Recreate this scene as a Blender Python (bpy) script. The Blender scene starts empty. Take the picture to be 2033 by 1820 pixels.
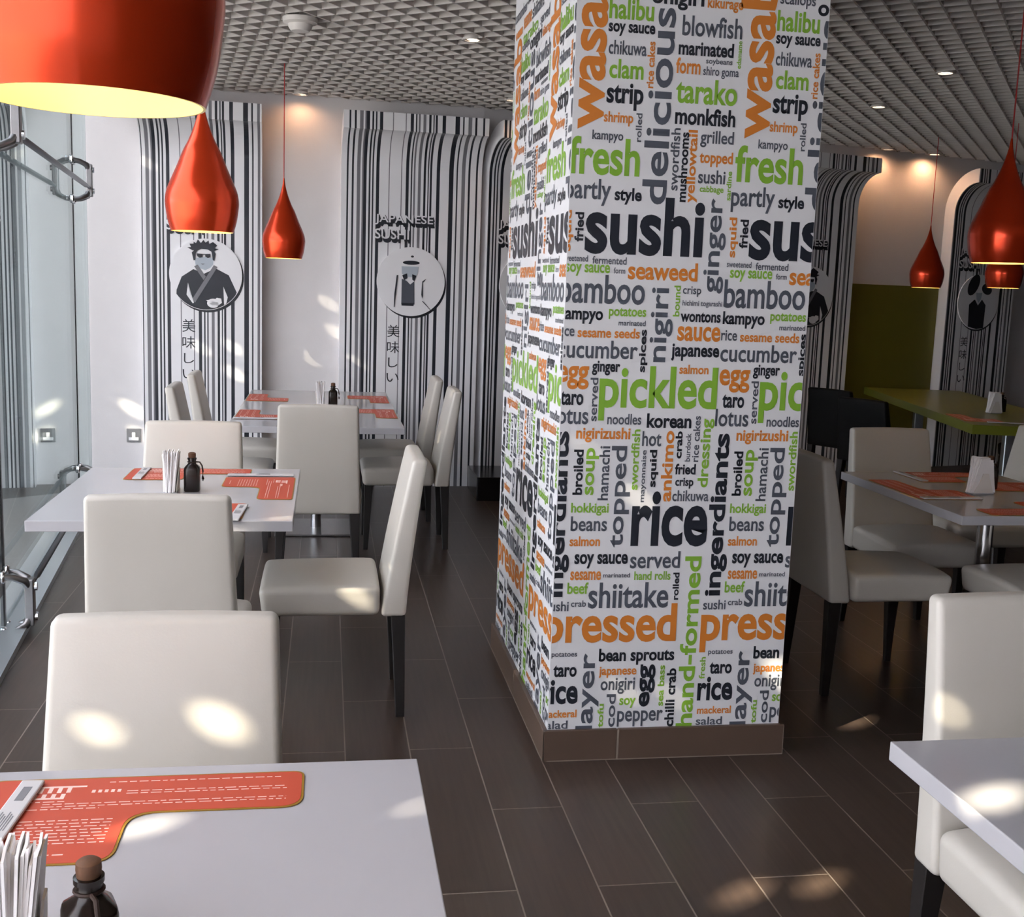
import bpy, bmesh, math, random
from mathutils import Vector, Matrix
random.seed(7)
SC = bpy.context.scene
COL = SC.collection
PI = math.pi

# ------------------------------------------------------------------ camera
ROLL, PITCH, YAW, FPX, EYE = .0348744, .1485249, -.1646759, 2253.7, 1.5
def cam_rows():
    cp, sp, cr, sr, cy, sy = (math.cos(PITCH), math.sin(PITCH), math.cos(ROLL),
                              math.sin(ROLL), math.cos(YAW), math.sin(YAW))
    Ry = Matrix(((cy, sy, 0), (-sy, cy, 0), (0, 0, 1)))
    B = Matrix(((1, 0, 0), (0, 0, -1), (0, 1, 0)))
    P = Matrix(((1, 0, 0), (0, cp, -sp), (0, sp, cp)))
    R = Matrix(((cr, -sr, 0), (sr, cr, 0), (0, 0, 1)))
    return R @ P @ B @ Ry
_M = cam_rows()
cam = bpy.data.objects.new('camera', bpy.data.cameras.new('camera'))
COL.objects.link(cam)
cam.data.sensor_width = 36.0
cam.data.sensor_fit = 'HORIZONTAL'
cam.data.lens = 36.0 * FPX / 2033
cam.data.clip_start = .02
rot = Matrix((_M[0], -_M[1], -_M[2])).transposed()
cam.matrix_world = Matrix.Translation((0, 0, EYE)) @ rot.to_4x4()
SC.camera = cam

# ------------------------------------------------------------------ world, sun, exposure
SC.view_settings.view_transform = 'Standard'
SC.view_settings.look = 'None'
SC.view_settings.gamma = 1
SC.view_settings.use_curve_mapping = False
SC.view_settings.exposure = -0.22
try:
    SC.cycles.use_denoising = True
    SC.cycles.max_bounces = 10
    SC.cycles.diffuse_bounces = 6
    SC.cycles.glossy_bounces = 4
    SC.cycles.transparent_max_bounces = 12
    SC.cycles.caustics_reflective = False
    SC.cycles.caustics_refractive = False
    SC.cycles.sample_clamp_indirect = 6
except Exception:
    pass
world = bpy.data.worlds.new('sky'); SC.world = world
world.use_nodes = True
_bg = world.node_tree.nodes['Background']
_bg.inputs['Color'].default_value = (.80, .88, 1.0, 1)
_bg.inputs['Strength'].default_value = 7.4
SUN = Vector((.734, .459, -.5)).normalized()
sun = bpy.data.objects.new('sun', bpy.data.lights.new('sun', 'SUN'))
COL.objects.link(sun)
sun.data.energy = 40
sun.data.color = (1, .86, .66)
sun.data.angle = math.radians(.55)
sun.rotation_euler = SUN.to_track_quat('-Z', 'Y').to_euler()

# ------------------------------------------------------------------ helpers
def tag(o, label=None, cat=None, group=None, kind=None):
    if label: o['label'] = label
    if cat: o['category'] = cat
    if group: o['group'] = group
    if kind: o['kind'] = kind
    return o

def thing(name, label, cat, loc=(0, 0, 0), rotz=0, group=None):
    o = bpy.data.objects.new(name, None)
    o.empty_display_size = .05
    COL.objects.link(o)
    o.location = loc
    o.rotation_euler = (0, 0, rotz)
    return tag(o, label, cat, group)

def obj(name, bm, mats, parent=None, smooth=False, angle=40):
    me = bpy.data.meshes.new(name)
    bmesh.ops.recalc_face_normals(bm, faces=bm.faces[:]) if smooth is not None else None
    bm.to_mesh(me); bm.free()
    for m in (mats if isinstance(mats, (list, tuple)) else [mats]):
        me.materials.append(m)
    o = bpy.data.objects.new(name, me)
    COL.objects.link(o)
    if parent: o.parent = parent
    if smooth:
        me.shade_smooth()
        me.set_sharp_from_angle(angle=math.radians(angle))
    return o

def struct(name, bm, mats, **k):
    return tag(obj(name, bm, mats, **k), kind='structure')

def copy_tree(o, parent=None):
    c = o.copy(); COL.objects.link(c)
    c.parent = parent
    for ch in list(o.children):
        copy_tree(ch, c)
    return c

def place(proto, used, loc, rotz, label, group=None):
    """first call moves the prototype itself, later calls copy it with its parts"""
    o = proto if not used else copy_tree(proto)
    used.append(o)
    o.location = loc; o.rotation_euler = (0, 0, rotz)
    o['label'] = label
    if group: o['group'] = group
    return o

def box(bm, a, b, mi=0, mat=None):
    r = bmesh.ops.create_cube(bm, size=1)
    vs = r['verts']
    for v in vs:
        v.co = Vector(((a[0]+b[0])/2 + v.co.x*(b[0]-a[0]), (a[1]+b[1])/2 + v.co.y*(b[1]-a[1]),
                       (a[2]+b[2])/2 + v.co.z*(b[2]-a[2])))
        if mat: v.co = mat @ v.co
    for f in {f for v in vs for f in v.link_faces}: f.material_index = mi
    return vs

def hexa(bm, p, mi=0):
    """8 corners: bottom ring then top ring"""
    v = [bm.verts.new(q) for q in p]
    fs = [(3, 2, 1, 0), (4, 5, 6, 7), (0, 1, 5, 4), (1, 2, 6, 5), (2, 3, 7, 6), (3, 0, 4, 7)]
    for f in fs: bm.faces.new([v[i] for i in f]).material_index = mi
    return v

def bevel_sharp(bm, w, seg=3, deg=50):
    bm.normal_update()
    es = [e for e in bm.edges if len(e.link_faces) == 2 and e.calc_face_angle(0) > math.radians(deg)]
    bmesh.ops.bevel(bm, geom=es, offset=w, segments=seg, profile=.5, affect='EDGES', clamp_overlap=True)

def lathe(bm, prof, seg=32, mi=0, c=(0, 0, 0)):
    rings = []
    for r, z in prof:
        if r < 1e-5:
            rings.append([bm.verts.new((c[0], c[1], c[2]+z))])
        else:
            rings.append([bm.verts.new((c[0]+r*math.cos(2*PI*i/seg), c[1]+r*math.sin(2*PI*i/seg), c[2]+z)) for i in range(seg)])
    for A, B in zip(rings, rings[1:]):
        for i in range(seg):
            j = (i+1) % seg
            if len(A) == 1 and len(B) == 1: continue
            if len(A) == 1: f = bm.faces.new((A[0], B[j], B[i]))
            elif len(B) == 1: f = bm.faces.new((A[i], A[j], B[0]))
            else: f = bm.faces.new((A[i], A[j], B[j], B[i]))
            f.material_index = mi

def tube(bm, pts, r, seg=8, mi=0, cap=True):
    pts = [Vector(p) for p in pts]
    rings = []
    for i, p in enumerate(pts):
        d = (pts[min(i+1, len(pts)-1)] - pts[max(i-1, 0)]).normalized()
        q = d.to_track_quat('Z', 'Y').to_matrix()
        rr = r[i] if isinstance(r, (list, tuple)) else r
        rings.append([bm.verts.new(p + q @ Vector((rr*math.cos(2*PI*k/seg), rr*math.sin(2*PI*k/seg), 0))) for k in range(seg)])
    for A, B in zip(rings, rings[1:]):
        for k in range(seg):
            bm.faces.new((A[k], A[(k+1) % seg], B[(k+1) % seg], B[k])).material_index = mi
    if cap:
        bm.faces.new(rings[0][::-1]).material_index = mi
        bm.faces.new(rings[-1]).material_index = mi

def prism(bm, pts, z0, z1, mi=0, top_mi=None):
    a = [bm.verts.new((x, y, z0)) for x, y in pts]
    b = [bm.verts.new((x, y, z1)) for x, y in pts]
    n = len(pts)
    f = bm.faces.new(a[::-1]); f.material_index = mi
    f = bm.faces.new(b); f.material_index = mi if top_mi is None else top_mi
    for i in range(n):
        bm.faces.new((a[i], a[(i+1) % n], b[(i+1) % n], b[i])).material_index = mi

# ------------------------------------------------------------------ materials
def mat(name, color, rough=.5, metal=0, spec=.5, bump=0, bscale=60, emit=None, estr=0, var=0, vscale=8, coat=0):
    m = bpy.data.materials.new(name); m.use_nodes = True
    nt = m.node_tree; b = nt.nodes['Principled BSDF']
    b.inputs['Base Color'].default_value = (*color, 1)
    b.inputs['Roughness'].default_value = rough
    b.inputs['Metallic'].default_value = metal
    b.inputs['Specular IOR Level'].default_value = spec
    b.inputs['Coat Weight'].default_value = coat
    b.inputs['Coat Roughness'].default_value = .08
    if emit:
        b.inputs['Emission Color'].default_value = (*emit, 1)
        b.inputs['Emission Strength'].default_value = estr
    tc = nt.nodes.new('ShaderNodeTexCoord')
    n = nt.nodes.new('ShaderNodeTexNoise'); n.inputs['Scale'].default_value = vscale
    n.inputs['Detail'].default_value = 4
    nt.links.new(tc.outputs['Object'], n.inputs['Vector'])
    mx = nt.nodes.new('ShaderNodeMix'); mx.data_type = 'RGBA'
    mx.inputs[6].default_value = (*[c*(1-var) for c in color], 1)
    mx.inputs[7].default_value = (*[min(1, c*(1+var)) for c in color], 1)
    nt.links.new(n.outputs['Fac'], mx.inputs[0])
    nt.links.new(mx.outputs[2], b.inputs['Base Color'])
    if bump:
        n2 = nt.nodes.new('ShaderNodeTexNoise'); n2.inputs['Scale'].default_value = bscale
        nt.links.new(tc.outputs['Object'], n2.inputs['Vector'])
        bp = nt.nodes.new('ShaderNodeBump'); bp.inputs['Strength'].default_value = bump
        bp.inputs['Distance'].default_value = .004
        nt.links.new(n2.outputs['Fac'], bp.inputs['Height'])
        nt.links.new(bp.outputs['Normal'], b.inputs['Normal'])
    return m

M = {}
M['plaster'] = mat('plaster', (.72, .70, .70), .75, var=.03, bump=.15, bscale=90)
M['ceiling_metal'] = mat('ceiling_metal', (.64, .60, .57), .45, var=.03)
M['dark_void'] = mat('dark_void', (.03, .028, .027), .9)
M['paper_white'] = mat('paper_white', (.88, .88, .90), .55, var=.02)
M['pillar_paper'] = mat('pillar_paper', (.76, .76, .78), .36, var=.02)
M['ink_dark'] = mat('ink_dark', (.085, .095, .12), .33)
M['ink_black'] = mat('ink_black', (.018, .022, .032), .33)
M['ink_orange'] = mat('ink_orange', (.66, .215, .035), .33)
M['ink_green'] = mat('ink_green', (.23, .45, .045), .33)
M['ink_grey'] = mat('ink_grey', (.20, .20, .22), .5)
M['ink_pale'] = mat('ink_pale', (.46, .52, .58), .5)
M['leather'] = mat('leather', (.545, .515, .465), .38, spec=.5, var=.03, vscale=5, bump=.04, bscale=260)
M['black_leather'] = mat('black_leather', (.004, .004, .0045), .6, spec=.2, var=.2)
M['dark_wood'] = mat('dark_wood', (.012, .010, .010), .4, var=.3, vscale=20)
M['table_white'] = mat('table_white', (.44, .435, .46), .16, spec=.5, var=.01)
M['table_green'] = mat('table_green', (.17, .19, .022), .3, var=.03)
M['green_paint'] = mat('green_paint', (.17, .155, .018), .5, var=.06)
M['chrome'] = mat('chrome', (.75, .75, .77), .12, metal=1)
M['steel'] = mat('steel', (.27, .265, .27), .34, metal=1, var=.1, vscale=30)
M['dark_steel'] = mat('dark_steel', (.10, .11, .13), .35, metal=1)
M['aluminium'] = mat('aluminium', (.62, .66, .70), .3, metal=.9)
M['lamp_red'] = mat('lamp_red', (.70, .055, .012), .22, metal=.6, spec=.4, var=.04, vscale=3, coat=.12)
M['lamp_inside'] = mat('lamp_inside', (.92, .78, .40), .5)
M['cord_red'] = mat('cord_red', (.45, .02, .02), .5)
M['bulb'] = mat('bulb', (1, .9, .7), .4, emit=(1, .78, .42), estr=14)
M['spot_glow'] = mat('spot_glow', (1, 1, 1), .4, emit=(1, .82, .62), estr=9)
M['mat_orange'] = mat('mat_orange', (.52, .072, .034), .5, var=.03)
M['mat_edge'] = mat('mat_edge', (.30, .16, .012), .5)
M['print_white'] = mat('print_white', (.86, .62, .56), .5)
M['napkin'] = mat('napkin', (.84, .82, .82), .8, var=.03, vscale=30)
M['sleeve_paper'] = mat('sleeve_paper', (.56, .55, .56), .6)
M['bottle'] = mat('bottle', (.012, .007, .005), .22, spec=.5)
M['cork'] = mat('cork', (.11, .048, .022), .7, var=.3, vscale=90)
M['strap'] = mat('strap', (.03, .013, .008), .6)
M['skirt_tile'] = mat('skirt_tile', (.105, .068, .050), .4, var=.12, vscale=6)
M['grout'] = mat('grout', (.26, .21, .17), .8)
M['bounce_dark'] = mat('bounce_dark', (.07, .055, .05), .7)
M['plinth_black'] = mat('plinth_black', (.006, .006, .007), .2)
M['outside_pale'] = mat('outside_pale', (.115, .122, .122), .8, var=.08, vscale=2)
M['outside_ground'] = mat('outside_ground', (.30, .295, .285), .8, var=.08, vscale=2)
M['outside_dark'] = mat('outside_dark', (.05, .05, .05), .8, var=.25, vscale=6)
M['detector'] = mat('detector', (.74, .70, .66), .5)

def floor_material():
    m = bpy.data.materials.new('floor_tile'); m.use_nodes = True
    nt = m.node_tree; N = nt.nodes; L = nt.links; b = N['Principled BSDF']
    tc = N.new('ShaderNodeTexCoord')
    sep = N.new('ShaderNodeSeparateXYZ'); L.new(tc.outputs['Object'], sep.inputs[0])
    ax = N.new('ShaderNodeMath'); ax.operation = 'SUBTRACT'; ax.inputs[1].default_value = 2.627-.9*20
    ay = N.new('ShaderNodeMath'); ay.operation = 'SUBTRACT'; ay.inputs[1].default_value = .4888-.2085*40
    L.new(sep.outputs['Y'], ax.inputs[0]); L.new(sep.outputs['X'], ay.inputs[0])
    com = N.new('ShaderNodeCombineXYZ'); L.new(ax.outputs[0], com.inputs['X']); L.new(ay.outputs[0], com.inputs['Y'])
    br = N.new('ShaderNodeTexBrick'); br.offset = .5; br.offset_frequency = 2; br.squash = 1
    for k, v in (('Scale', 1), ('Mortar Size', .0022), ('Mortar Smooth', .1), ('Bias', 0), ('Brick Width', .9), ('Row Height', .2085)):
        br.inputs[k].default_value = v
    br.inputs['Color1'].default_value = (.052, .035, .027, 1)
    br.inputs['Color2'].default_value = (.066, .046, .036, 1)
    br.inputs['Mortar'].default_value = (.21, .17, .14, 1)
    L.new(com.outputs[0], br.inputs['Vector'])
    # a fine grain running along the planks
    mp = N.new('ShaderNodeMapping'); mp.inputs['Scale'].default_value = (70, 3, 1)
    L.new(tc.outputs['Object'], mp.inputs['Vector'])
    nz = N.new('ShaderNodeTexNoise'); nz.inputs['Scale'].default_value = 1; nz.inputs['Detail'].default_value = 5
    L.new(mp.outputs[0], nz.inputs['Vector'])
    mr = N.new('ShaderNodeMapRange'); mr.inputs['From Min'].default_value = .3; mr.inputs['From Max'].default_value = .7
    mr.inputs['To Min'].default_value = .82; mr.inputs['To Max'].default_value = 1.15
    L.new(nz.outputs['Fac'], mr.inputs[0])
    mu = N.new('ShaderNodeMix'); mu.data_type = 'RGBA'; mu.blend_type = 'MULTIPLY'; mu.inputs[0].default_value = 1
    L.new(br.outputs['Color'], mu.inputs[6]); L.new(mr.outputs[0], mu.inputs[7])
    L.new(mu.outputs[2], b.inputs['Base Color'])
    b.inputs['Roughness'].default_value = .30
    b.inputs['Specular IOR Level'].default_value = .45
    bp = N.new('ShaderNodeBump'); bp.inputs['Strength'].default_value = .3; bp.inputs['Distance'].default_value = .002; bp.invert = True
    L.new(br.outputs['Fac'], bp.inputs['Height']); L.new(bp.outputs['Normal'], b.inputs['Normal'])
    return m
M['floor_tile'] = floor_material()

def glass_material():
    """clear pane: reflects by Fresnel, lets the daylight straight through"""
    m = bpy.data.materials.new('pane_glass'); m.use_nodes = True
    nt = m.node_tree; N = nt.nodes; L = nt.links
    N.remove(N['Principled BSDF']); out = N['Material Output']
    tr = N.new('ShaderNodeBsdfTransparent'); tr.inputs['Color'].default_value = (.95, .97, .97, 1)
    gl = N.new('ShaderNodeBsdfGlossy'); gl.inputs['Roughness'].default_value = .0
    gl.inputs['Color'].default_value = (.92, 1, .99, 1)
    fr = N.new('ShaderNodeFresnel'); ge = N.new('ShaderNodeNewGeometry')
    ior = N.new('ShaderNodeMapRange'); ior.inputs['To Min'].default_value = 1.5; ior.inputs['To Max'].default_value = 1/1.5
    L.new(ge.outputs['Backfacing'], ior.inputs[0]); L.new(ior.outputs[0], fr.inputs['IOR'])
    mx = N.new('ShaderNodeMixShader')
    L.new(fr.outputs[0], mx.inputs[0]); L.new(tr.outputs[0], mx.inputs[1]); L.new(gl.outputs[0], mx.inputs[2])
    L.new(mx.outputs[0], out.inputs['Surface'])
    return m
M['glass'] = glass_material()

def sun_mask_material():  # translucent cloth of the added sun mask, also glows as diffuse daylight
    m = bpy.data.materials.new('sun_mask_cloth'); m.use_nodes = True
    nt = m.node_tree; N = nt.nodes; L = nt.links
    N.remove(N['Principled BSDF']); out = N['Material Output']
    d = N.new('ShaderNodeBsdfDiffuse'); d.inputs['Color'].default_value = (.66, .66, .70, 1)
    t = N.new('ShaderNodeBsdfTranslucent'); t.inputs['Color'].default_value = (.70, .70, .76, 1)
    mx = N.new('ShaderNodeMixShader'); mx.inputs[0].default_value = .72
    L.new(d.outputs[0], mx.inputs[1]); L.new(t.outputs[0], mx.inputs[2]); L.new(mx.outputs[0], out.inputs['Surface'])
    return m
M['sun_mask'] = sun_mask_material()

# ------------------------------------------------------------------ text -> mesh
_tc = {}
def glyphs(body, bold):
    """outline of a word as (verts, faces) with its ink box scaled to 0..1"""
    key = (body, bold)
    if key in _tc: return _tc[key]
    cu = bpy.data.curves.new('t', 'FONT'); cu.body = body; cu.resolution_u = 4
    cu.offset = bold; cu.fill_mode = 'FRONT'
    o = bpy.data.objects.new('t', cu); COL.objects.link(o)
    dg = bpy.context.evaluated_depsgraph_get()
    me = bpy.data.meshes.new_from_object(o.evaluated_get(dg))
    vs = [v.co.copy() for v in me.vertices]; fs = [tuple(p.vertices) for p in me.polygons]
    x0 = min(v.x for v in vs); x1 = max(v.x for v in vs); y0 = min(v.y for v in vs); y1 = max(v.y for v in vs)
    vs = [((v.x-x0)/(x1-x0), (v.y-y0)/(y1-y0)) for v in vs]
    bpy.data.objects.remove(o); bpy.data.curves.remove(cu); bpy.data.meshes.remove(me)
    _tc[key] = (vs, fs, (x1-x0)/(y1-y0))
    return _tc[key]

def put_word(bm, body, bold, u0, v0, u1, v1, vertical, mi, fn, clip=None):
    """a word in the box u0..u1, v0..v1 of a face; fn maps (u, v) to a point in space"""
    vs, fs, _ = glyphs(body, bold)
    tb = bmesh.new()
    V = []
    for a, b in vs:
        if vertical: a, b = 1-b, a
        V.append(tb.verts.new((u0+(u1-u0)*a, v0+(v1-v0)*b, 0)))
    for f in fs:
        try: tb.faces.new([V[i] for i in f])
        except ValueError: pass
    if clip:
        for co, no in (((clip[0], 0, 0), (-1, 0, 0)), ((clip[1], 0, 0), (1, 0, 0)), ((0, clip[2], 0), (0, -1, 0)), ((0, clip[3], 0), (0, 1, 0))):
            bmesh.ops.bisect_plane(tb, geom=tb.verts[:]+tb.edges[:]+tb.faces[:], plane_co=co, plane_no=no, clear_outer=True)
    mp = {v: bm.verts.new(fn(v.co.x, v.co.y)) for v in tb.verts}
    for f in tb.faces:
        nf = bm.faces.new([mp[v] for v in f.verts]); nf.material_index = mi
    tb.free()

def put_poly(bm, pts, mi, fn):
    """a flat outline (may be concave) put on a face"""
    f = bm.faces.new([bm.verts.new(fn(*p)) for p in pts]); f.material_index = mi
    bmesh.ops.triangulate(bm, faces=[f])

# ================================================================== THE ROOM
ZC = 2.80                                   # underside of the open-cell ceiling
GS = -.0955                                 # the glass front slants: x = GX(y)
def GX(y): return -1.34 + GS*(y-5.1)
def W1Y(x): return 8.58 + .04*(x-.96)
def W2Y(x): return 8.587 + .27*(x-1.13)
Y_FRONT, X_RIGHT = -3.0, 9.0
CORNER = (-1.662, W1Y(-1.662))
ROOM = [(GX(Y_FRONT), Y_FRONT), (X_RIGHT, Y_FRONT), (X_RIGHT, W2Y(X_RIGHT)), (1.13, W2Y(1.13)), CORNER]
PX0, PX1, PY0, PY1 = .713, 1.495, 3.41, 4.565       # the pillar

bm = bmesh.new(); prism(bm, ROOM, -.1, 0)
struct('floor', bm, M['floor_tile'])
bm = bmesh.new()
prism(bm, [CORNER, (1.13, W2Y(1.13)), (X_RIGHT, W2Y(X_RIGHT)), (X_RIGHT, W2Y(X_RIGHT)+.15), (1.1, W2Y(1.13)+.15), (CORNER[0], CORNER[1]+.15)], 0, 3.3)
struct('wall_back', bm, M['plaster'])
bm = bmesh.new(); box(bm, (X_RIGHT, Y_FRONT, 0), (X_RIGHT+.15, W2Y(X_RIGHT), 3.3)); struct('wall_right', bm, M['bounce_dark'])
bm = bmesh.new(); box(bm, (GX(Y_FRONT), Y_FRONT-.15, 0), (2.2, Y_FRONT, 3.3)); box(bm, (2.2, Y_FRONT-.15, 0), (X_RIGHT, Y_FRONT, 3.3), 1); struct('wall_front', bm, [M['plaster'], M['bounce_dark']])  # unseen wall, tones split for light: pale half reflects, dark half cuts bounce

# open-cell ceiling: two sets of thin blades on edge, dark void over them
def clip_line(p, d, polys):
    ts = []
    for poly in polys:
        for i in range(len(poly)):
            a, b = poly[i], poly[(i+1) % len(poly)]
            ex, ey = b[0]-a[0], b[1]-a[1]
            den = d[0]*ey - d[1]*ex
            if abs(den) < 1e-9: continue
            t = ((a[0]-p[0])*ey - (a[1]-p[1])*ex)/den
            s = ((a[0]-p[0])*d[1] - (a[1]-p[1])*d[0])/den
            if 0 <= s < 1: ts.append(t)
    ts.sort()
    return list(zip(ts[0::2], ts[1::2]))
bm = bmesh.new()
inner = [(x+.03*sx, y+.03*sy) for (x, y), (sx, sy) in zip(ROOM, ((1, 1), (-1, 1), (-1, -1), (0, -1), (1, -1)))]
hole = [(PX0-.01, PY0-.01), (PX1+.01, PY0-.01), (PX1+.01, PY1+.01), (PX0-.01, PY1+.01)]
CELL = .1135
for ang in (math.radians(53), math.radians(-37)):
    d = (math.cos(ang), math.sin(ang)); nrm = (-d[1], d[0])
    for k in range(-140, 141):
        p = (3.7+nrm[0]*k*CELL, 4+nrm[1]*k*CELL)
        for t0, t1 in clip_line(p, d, [inner, hole]):
            if t1-t0 < .03: continue
            a = (p[0]+d[0]*t0, p[1]+d[1]*t0); b = (p[0]+d[0]*t1, p[1]+d[1]*t1)
            h = .0045
            q = [(a[0]-nrm[0]*h, a[1]-nrm[1]*h), (b[0]-nrm[0]*h, b[1]-nrm[1]*h), (b[0]+nrm[0]*h, b[1]+nrm[1]*h), (a[0]+nrm[0]*h, a[1]+nrm[1]*h)]
            hexa(bm, [(x, y, ZC) for x, y in q] + [(x, y, ZC+.065) for x, y in q])
prism(bm, ROOM, 3.25, 3.35, 1)
struct('ceiling', bm, [M['ceiling_metal'], M['dark_void']])

# ------------------------------------------------------------------ glass front
def gpt(y, off=0, z=0):
    L = math.hypot(1, GS)
    return Vector((GX(y)+off/L, y-off*GS/L, z))
seams = [7.655, 4.88, 2.1, -.68, Y_FRONT]
ys = [CORNER[1]-.012] + seams
for i, (a, b) in enumerate(zip(ys, ys[1:])):
    bm = bmesh.new()
    y0, y1 = b+.006, a-.006
    p = [gpt(y0, -.012), gpt(y1, -.012), gpt(y1, 0), gpt(y0, 0)]
    hexa(bm, [q+Vector((0, 0, .03)) for q in p] + [q+Vector((0, 0, 3.2)) for q in p])
    struct('window_%d' % (i+1), bm, M['glass'])
bm = bmesh.new()
for y in seams[:4]:
    p = [gpt(y-.011, -.014), gpt(y+.011, -.014), gpt(y+.011, .004), gpt(y-.011, .004)]
    hexa(bm, [q+Vector((0, 0, .03)) for q in p] + [q+Vector((0, 0, 3.2)) for q in p])
struct('trim_1', bm, M['plinth_black'])
bm = bmesh.new()
p = [gpt(Y_FRONT, -.02), gpt(CORNER[1]-.02, -.02), gpt(CORNER[1]-.02, .09), gpt(Y_FRONT, .09)]
hexa(bm, [q+Vector((0, 0, 0)) for q in p] + [q+Vector((0, 0, .03)) for q in p])
struct('trim_2', bm, M['aluminium'])
bm = bmesh.new()
p = [gpt(Y_FRONT, -.15), gpt(CORNER[1], -.15), gpt(CORNER[1], -.02), gpt(Y_FRONT, -.02)]
hexa(bm, [q+Vector((0, 0, 3.2)) for q in p] + [q+Vector((0, 0, 3.35)) for q in p])
struct('trim_3', bm, M['aluminium'])

# spider fittings on the glass seams, tie rods between them
def spider(y, z, label):
    t = thing('glass_fitting', label, 'glass fitting', gpt(y, 0, z), 0, 'spider fittings on the glass front')
    R = Matrix.Rotation(math.atan2(-GS, 1), 4, 'Z')     # local +x into the room, +y along the glass
    bm = bmesh.new()
    box(bm, (.082, -.030, -.10), (.118, .030, .10)); bevel_sharp(bm, .004, 2)
    bm.transform(R); obj('bracket', bm, M['steel'], t)
    for sy in (-1, 1):
        for sz in (-1, 1):
            bm = bmesh.new()
            tube(bm, [(.1, sy*.005, sz*.06), (.085, sy*.03, sz*.095), (.045, sy*.048, sz*.115), (.012, sy*.052, sz*.12)], [.019, .017, .014, .012], 10)
            bm.transform(R); a = obj('arm', bm, M['steel'], t, True)
            bm = bmesh.new()
            lathe(bm, [(0, 0), (.026, 0), (.028, .006), (.022, .013), (0, .013)], 20)
            bm.transform(R @ Matrix.Translation((.001, sy*.052, sz*.12)) @ Matrix.Rotation(PI/2, 4, 'Y'))
            obj('bolt_cap', bm, M['chrome'], a, True)
    for sz in (-1, 1):
        bm = bmesh.new(); tube(bm, [(.118, 0, sz*.065), (.130, 0, sz*.065)], .018, 14)
        bm.transform(R); obj('clamp_bolt', bm, M['chrome'], t)
    return t
for y, z, l in ((7.655, 2.08, 'steel spider fitting on the far glass seam, beyond the second pendant lamp'),
                (4.88, 2.10, 'steel spider fitting high on the near glass seam, below the big pendant lamp'),
                (7.655, .13, 'steel spider fitting at the foot of the far glass seam, behind the middle table'),
                (4.88, .13, 'steel spider fitting at the foot of the near glass seam, at the left edge')):
    spider(y, z, l)
for z, l in ((2.035, 'dark tie rod between the two upper glass fittings'), (.19, 'dark tie rod low along the glass, left of the middle white table')):
    bm = bmesh.new()
    a, b = gpt(4.912, .10, z), gpt(7.623, .10, z)
    tube(bm, [a, a+(b-a)*.06, a+(b-a)*.065, a+(b-a)*.93, a+(b-a)*.935, b], [.009, .009, .014, .014, .009, .009], 12)
    tag(obj('tie_rod', bm, M['dark_steel'], None, True), l, 'rod', 'tie rods along the glass front')

# ------------------------------------------------------------------ outside
bm = bmesh.new(); box(bm, (-30, -20, -.16), (GX(Y_FRONT)+.5, 40, -.11)); struct('floor_outside', bm, M['outside_ground'])
t = thing('backdrop_wall', 'added dim backdrop wall seen through the glass at the left edge', 'backdrop_wall', (-1.8, 8.78, -.11), math.atan2(-.6, -.8))
def bwall(x0, x1, z0, z1):  # added wall, turned away from the sun to darken the view through the glass
    bm = bmesh.new(); box(bm, (x0, -.2, z0), (x1, 0, z1)); return bm
obj('wall_part', bwall(-.42, .42, 0, 5), M['outside_pale'], t)
obj('wall_part', bwall(.48, 4.4, 0, 5), M['outside_pale'], t)
obj('lintel', bwall(.42, .48, 1.65, 5), M['outside_dark'], t)
obj('sill', bwall(.42, .48, 0, .58), M['outside_dark'], t)
for x in (.56, .74, 1.0, 1.5, 2.3):
    bm = bmesh.new(); box(bm, (x, .002, .3), (x+.05, .05, 4.6)); obj('drainpipe', bm, M['outside_dark'], t)

# unseen sun mask added outside the glass: its holes are placed to cast sun spots
mask_c = Vector((0, 4.0, 1.0)) - SUN*6
hx = Vector((-SUN.y, SUN.x, 0)).normalized(); vy = SUN.cross(hx).normalized()
if vy.z < 0: vy = -vy
SPOTS = [((-.315, 1.98, .685), .018, 2.2), ((-.115, 1.98, .695), .034, 1.2), ((-.245, 1.525, .752), .030, 1.2), ((.142, 1.56, .75), .018, 1),
         ((1.02, 1.51, .75), .05, 1.3), ((.17, 3.84, .40), .03, 1.2), ((1.898, 3.65, 0), .055, 1), ((1.06, 2.56, 0), .075, 1),
         ((1.285, 2.585, 0), .068, 1), ((.80, 3.41, 1.02), .009, 1.5), ((.975, 3.41, .86), .016, 1.8), ((.96, 3.41, .225), .014, 1.3),
         ((1.12, 3.41, .205), .013, 1.4), ((-1.357, 8.5, .53), .05, 1.2), ((-1.30, 8.5, .34), .05, 1.2), ((-1.60, 8.5, .52), .03, 1.2),
         ((.713, 4.17, .10), .012, 1), ((.713, 3.97, .10), .012, 1), ((.66, 6.55, .62), .018, 1.6), ((-.883, 8.39, 1.0), .026, 1.3), ((-.672, 8.39, 1.02), .026, 1.3),
         ((-.66, 8.39, .83), .03, 1.5), ((-1.2, 8.39, 2.25), .02, 1.5), ((-.98, 8.39, 2.2), .022, 1.5), ((-.27, 8.2, .75), .03, 1.2), ((.005, 8.54, 1.35), .022, 1.3), ((-.12, 8.54, .935), .018, 1.4),
         ((.06, 8.54, 1.14), .024, 1.2), ((.20, 8.42, .93), .022, 1.2), ((.86, 6.55, .80), .018, 1.2), ((1.23, 2.0, .70), .02, 1.2), ((-.14, 3.62, .752), .022, 1.2)]
cu = bpy.data.curves.new('sun_mask', 'CURVE'); cu.dimensions = '2D'; cu.fill_mode = 'BOTH'; cu.extrude = .002
def ring(pts):
    s = cu.splines.new('POLY'); s.points.add(len(pts)-1); s.use_cyclic_u = True
    for q, p in zip(s.points, pts): q.co = (p[0], p[1], 0, 1)
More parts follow.
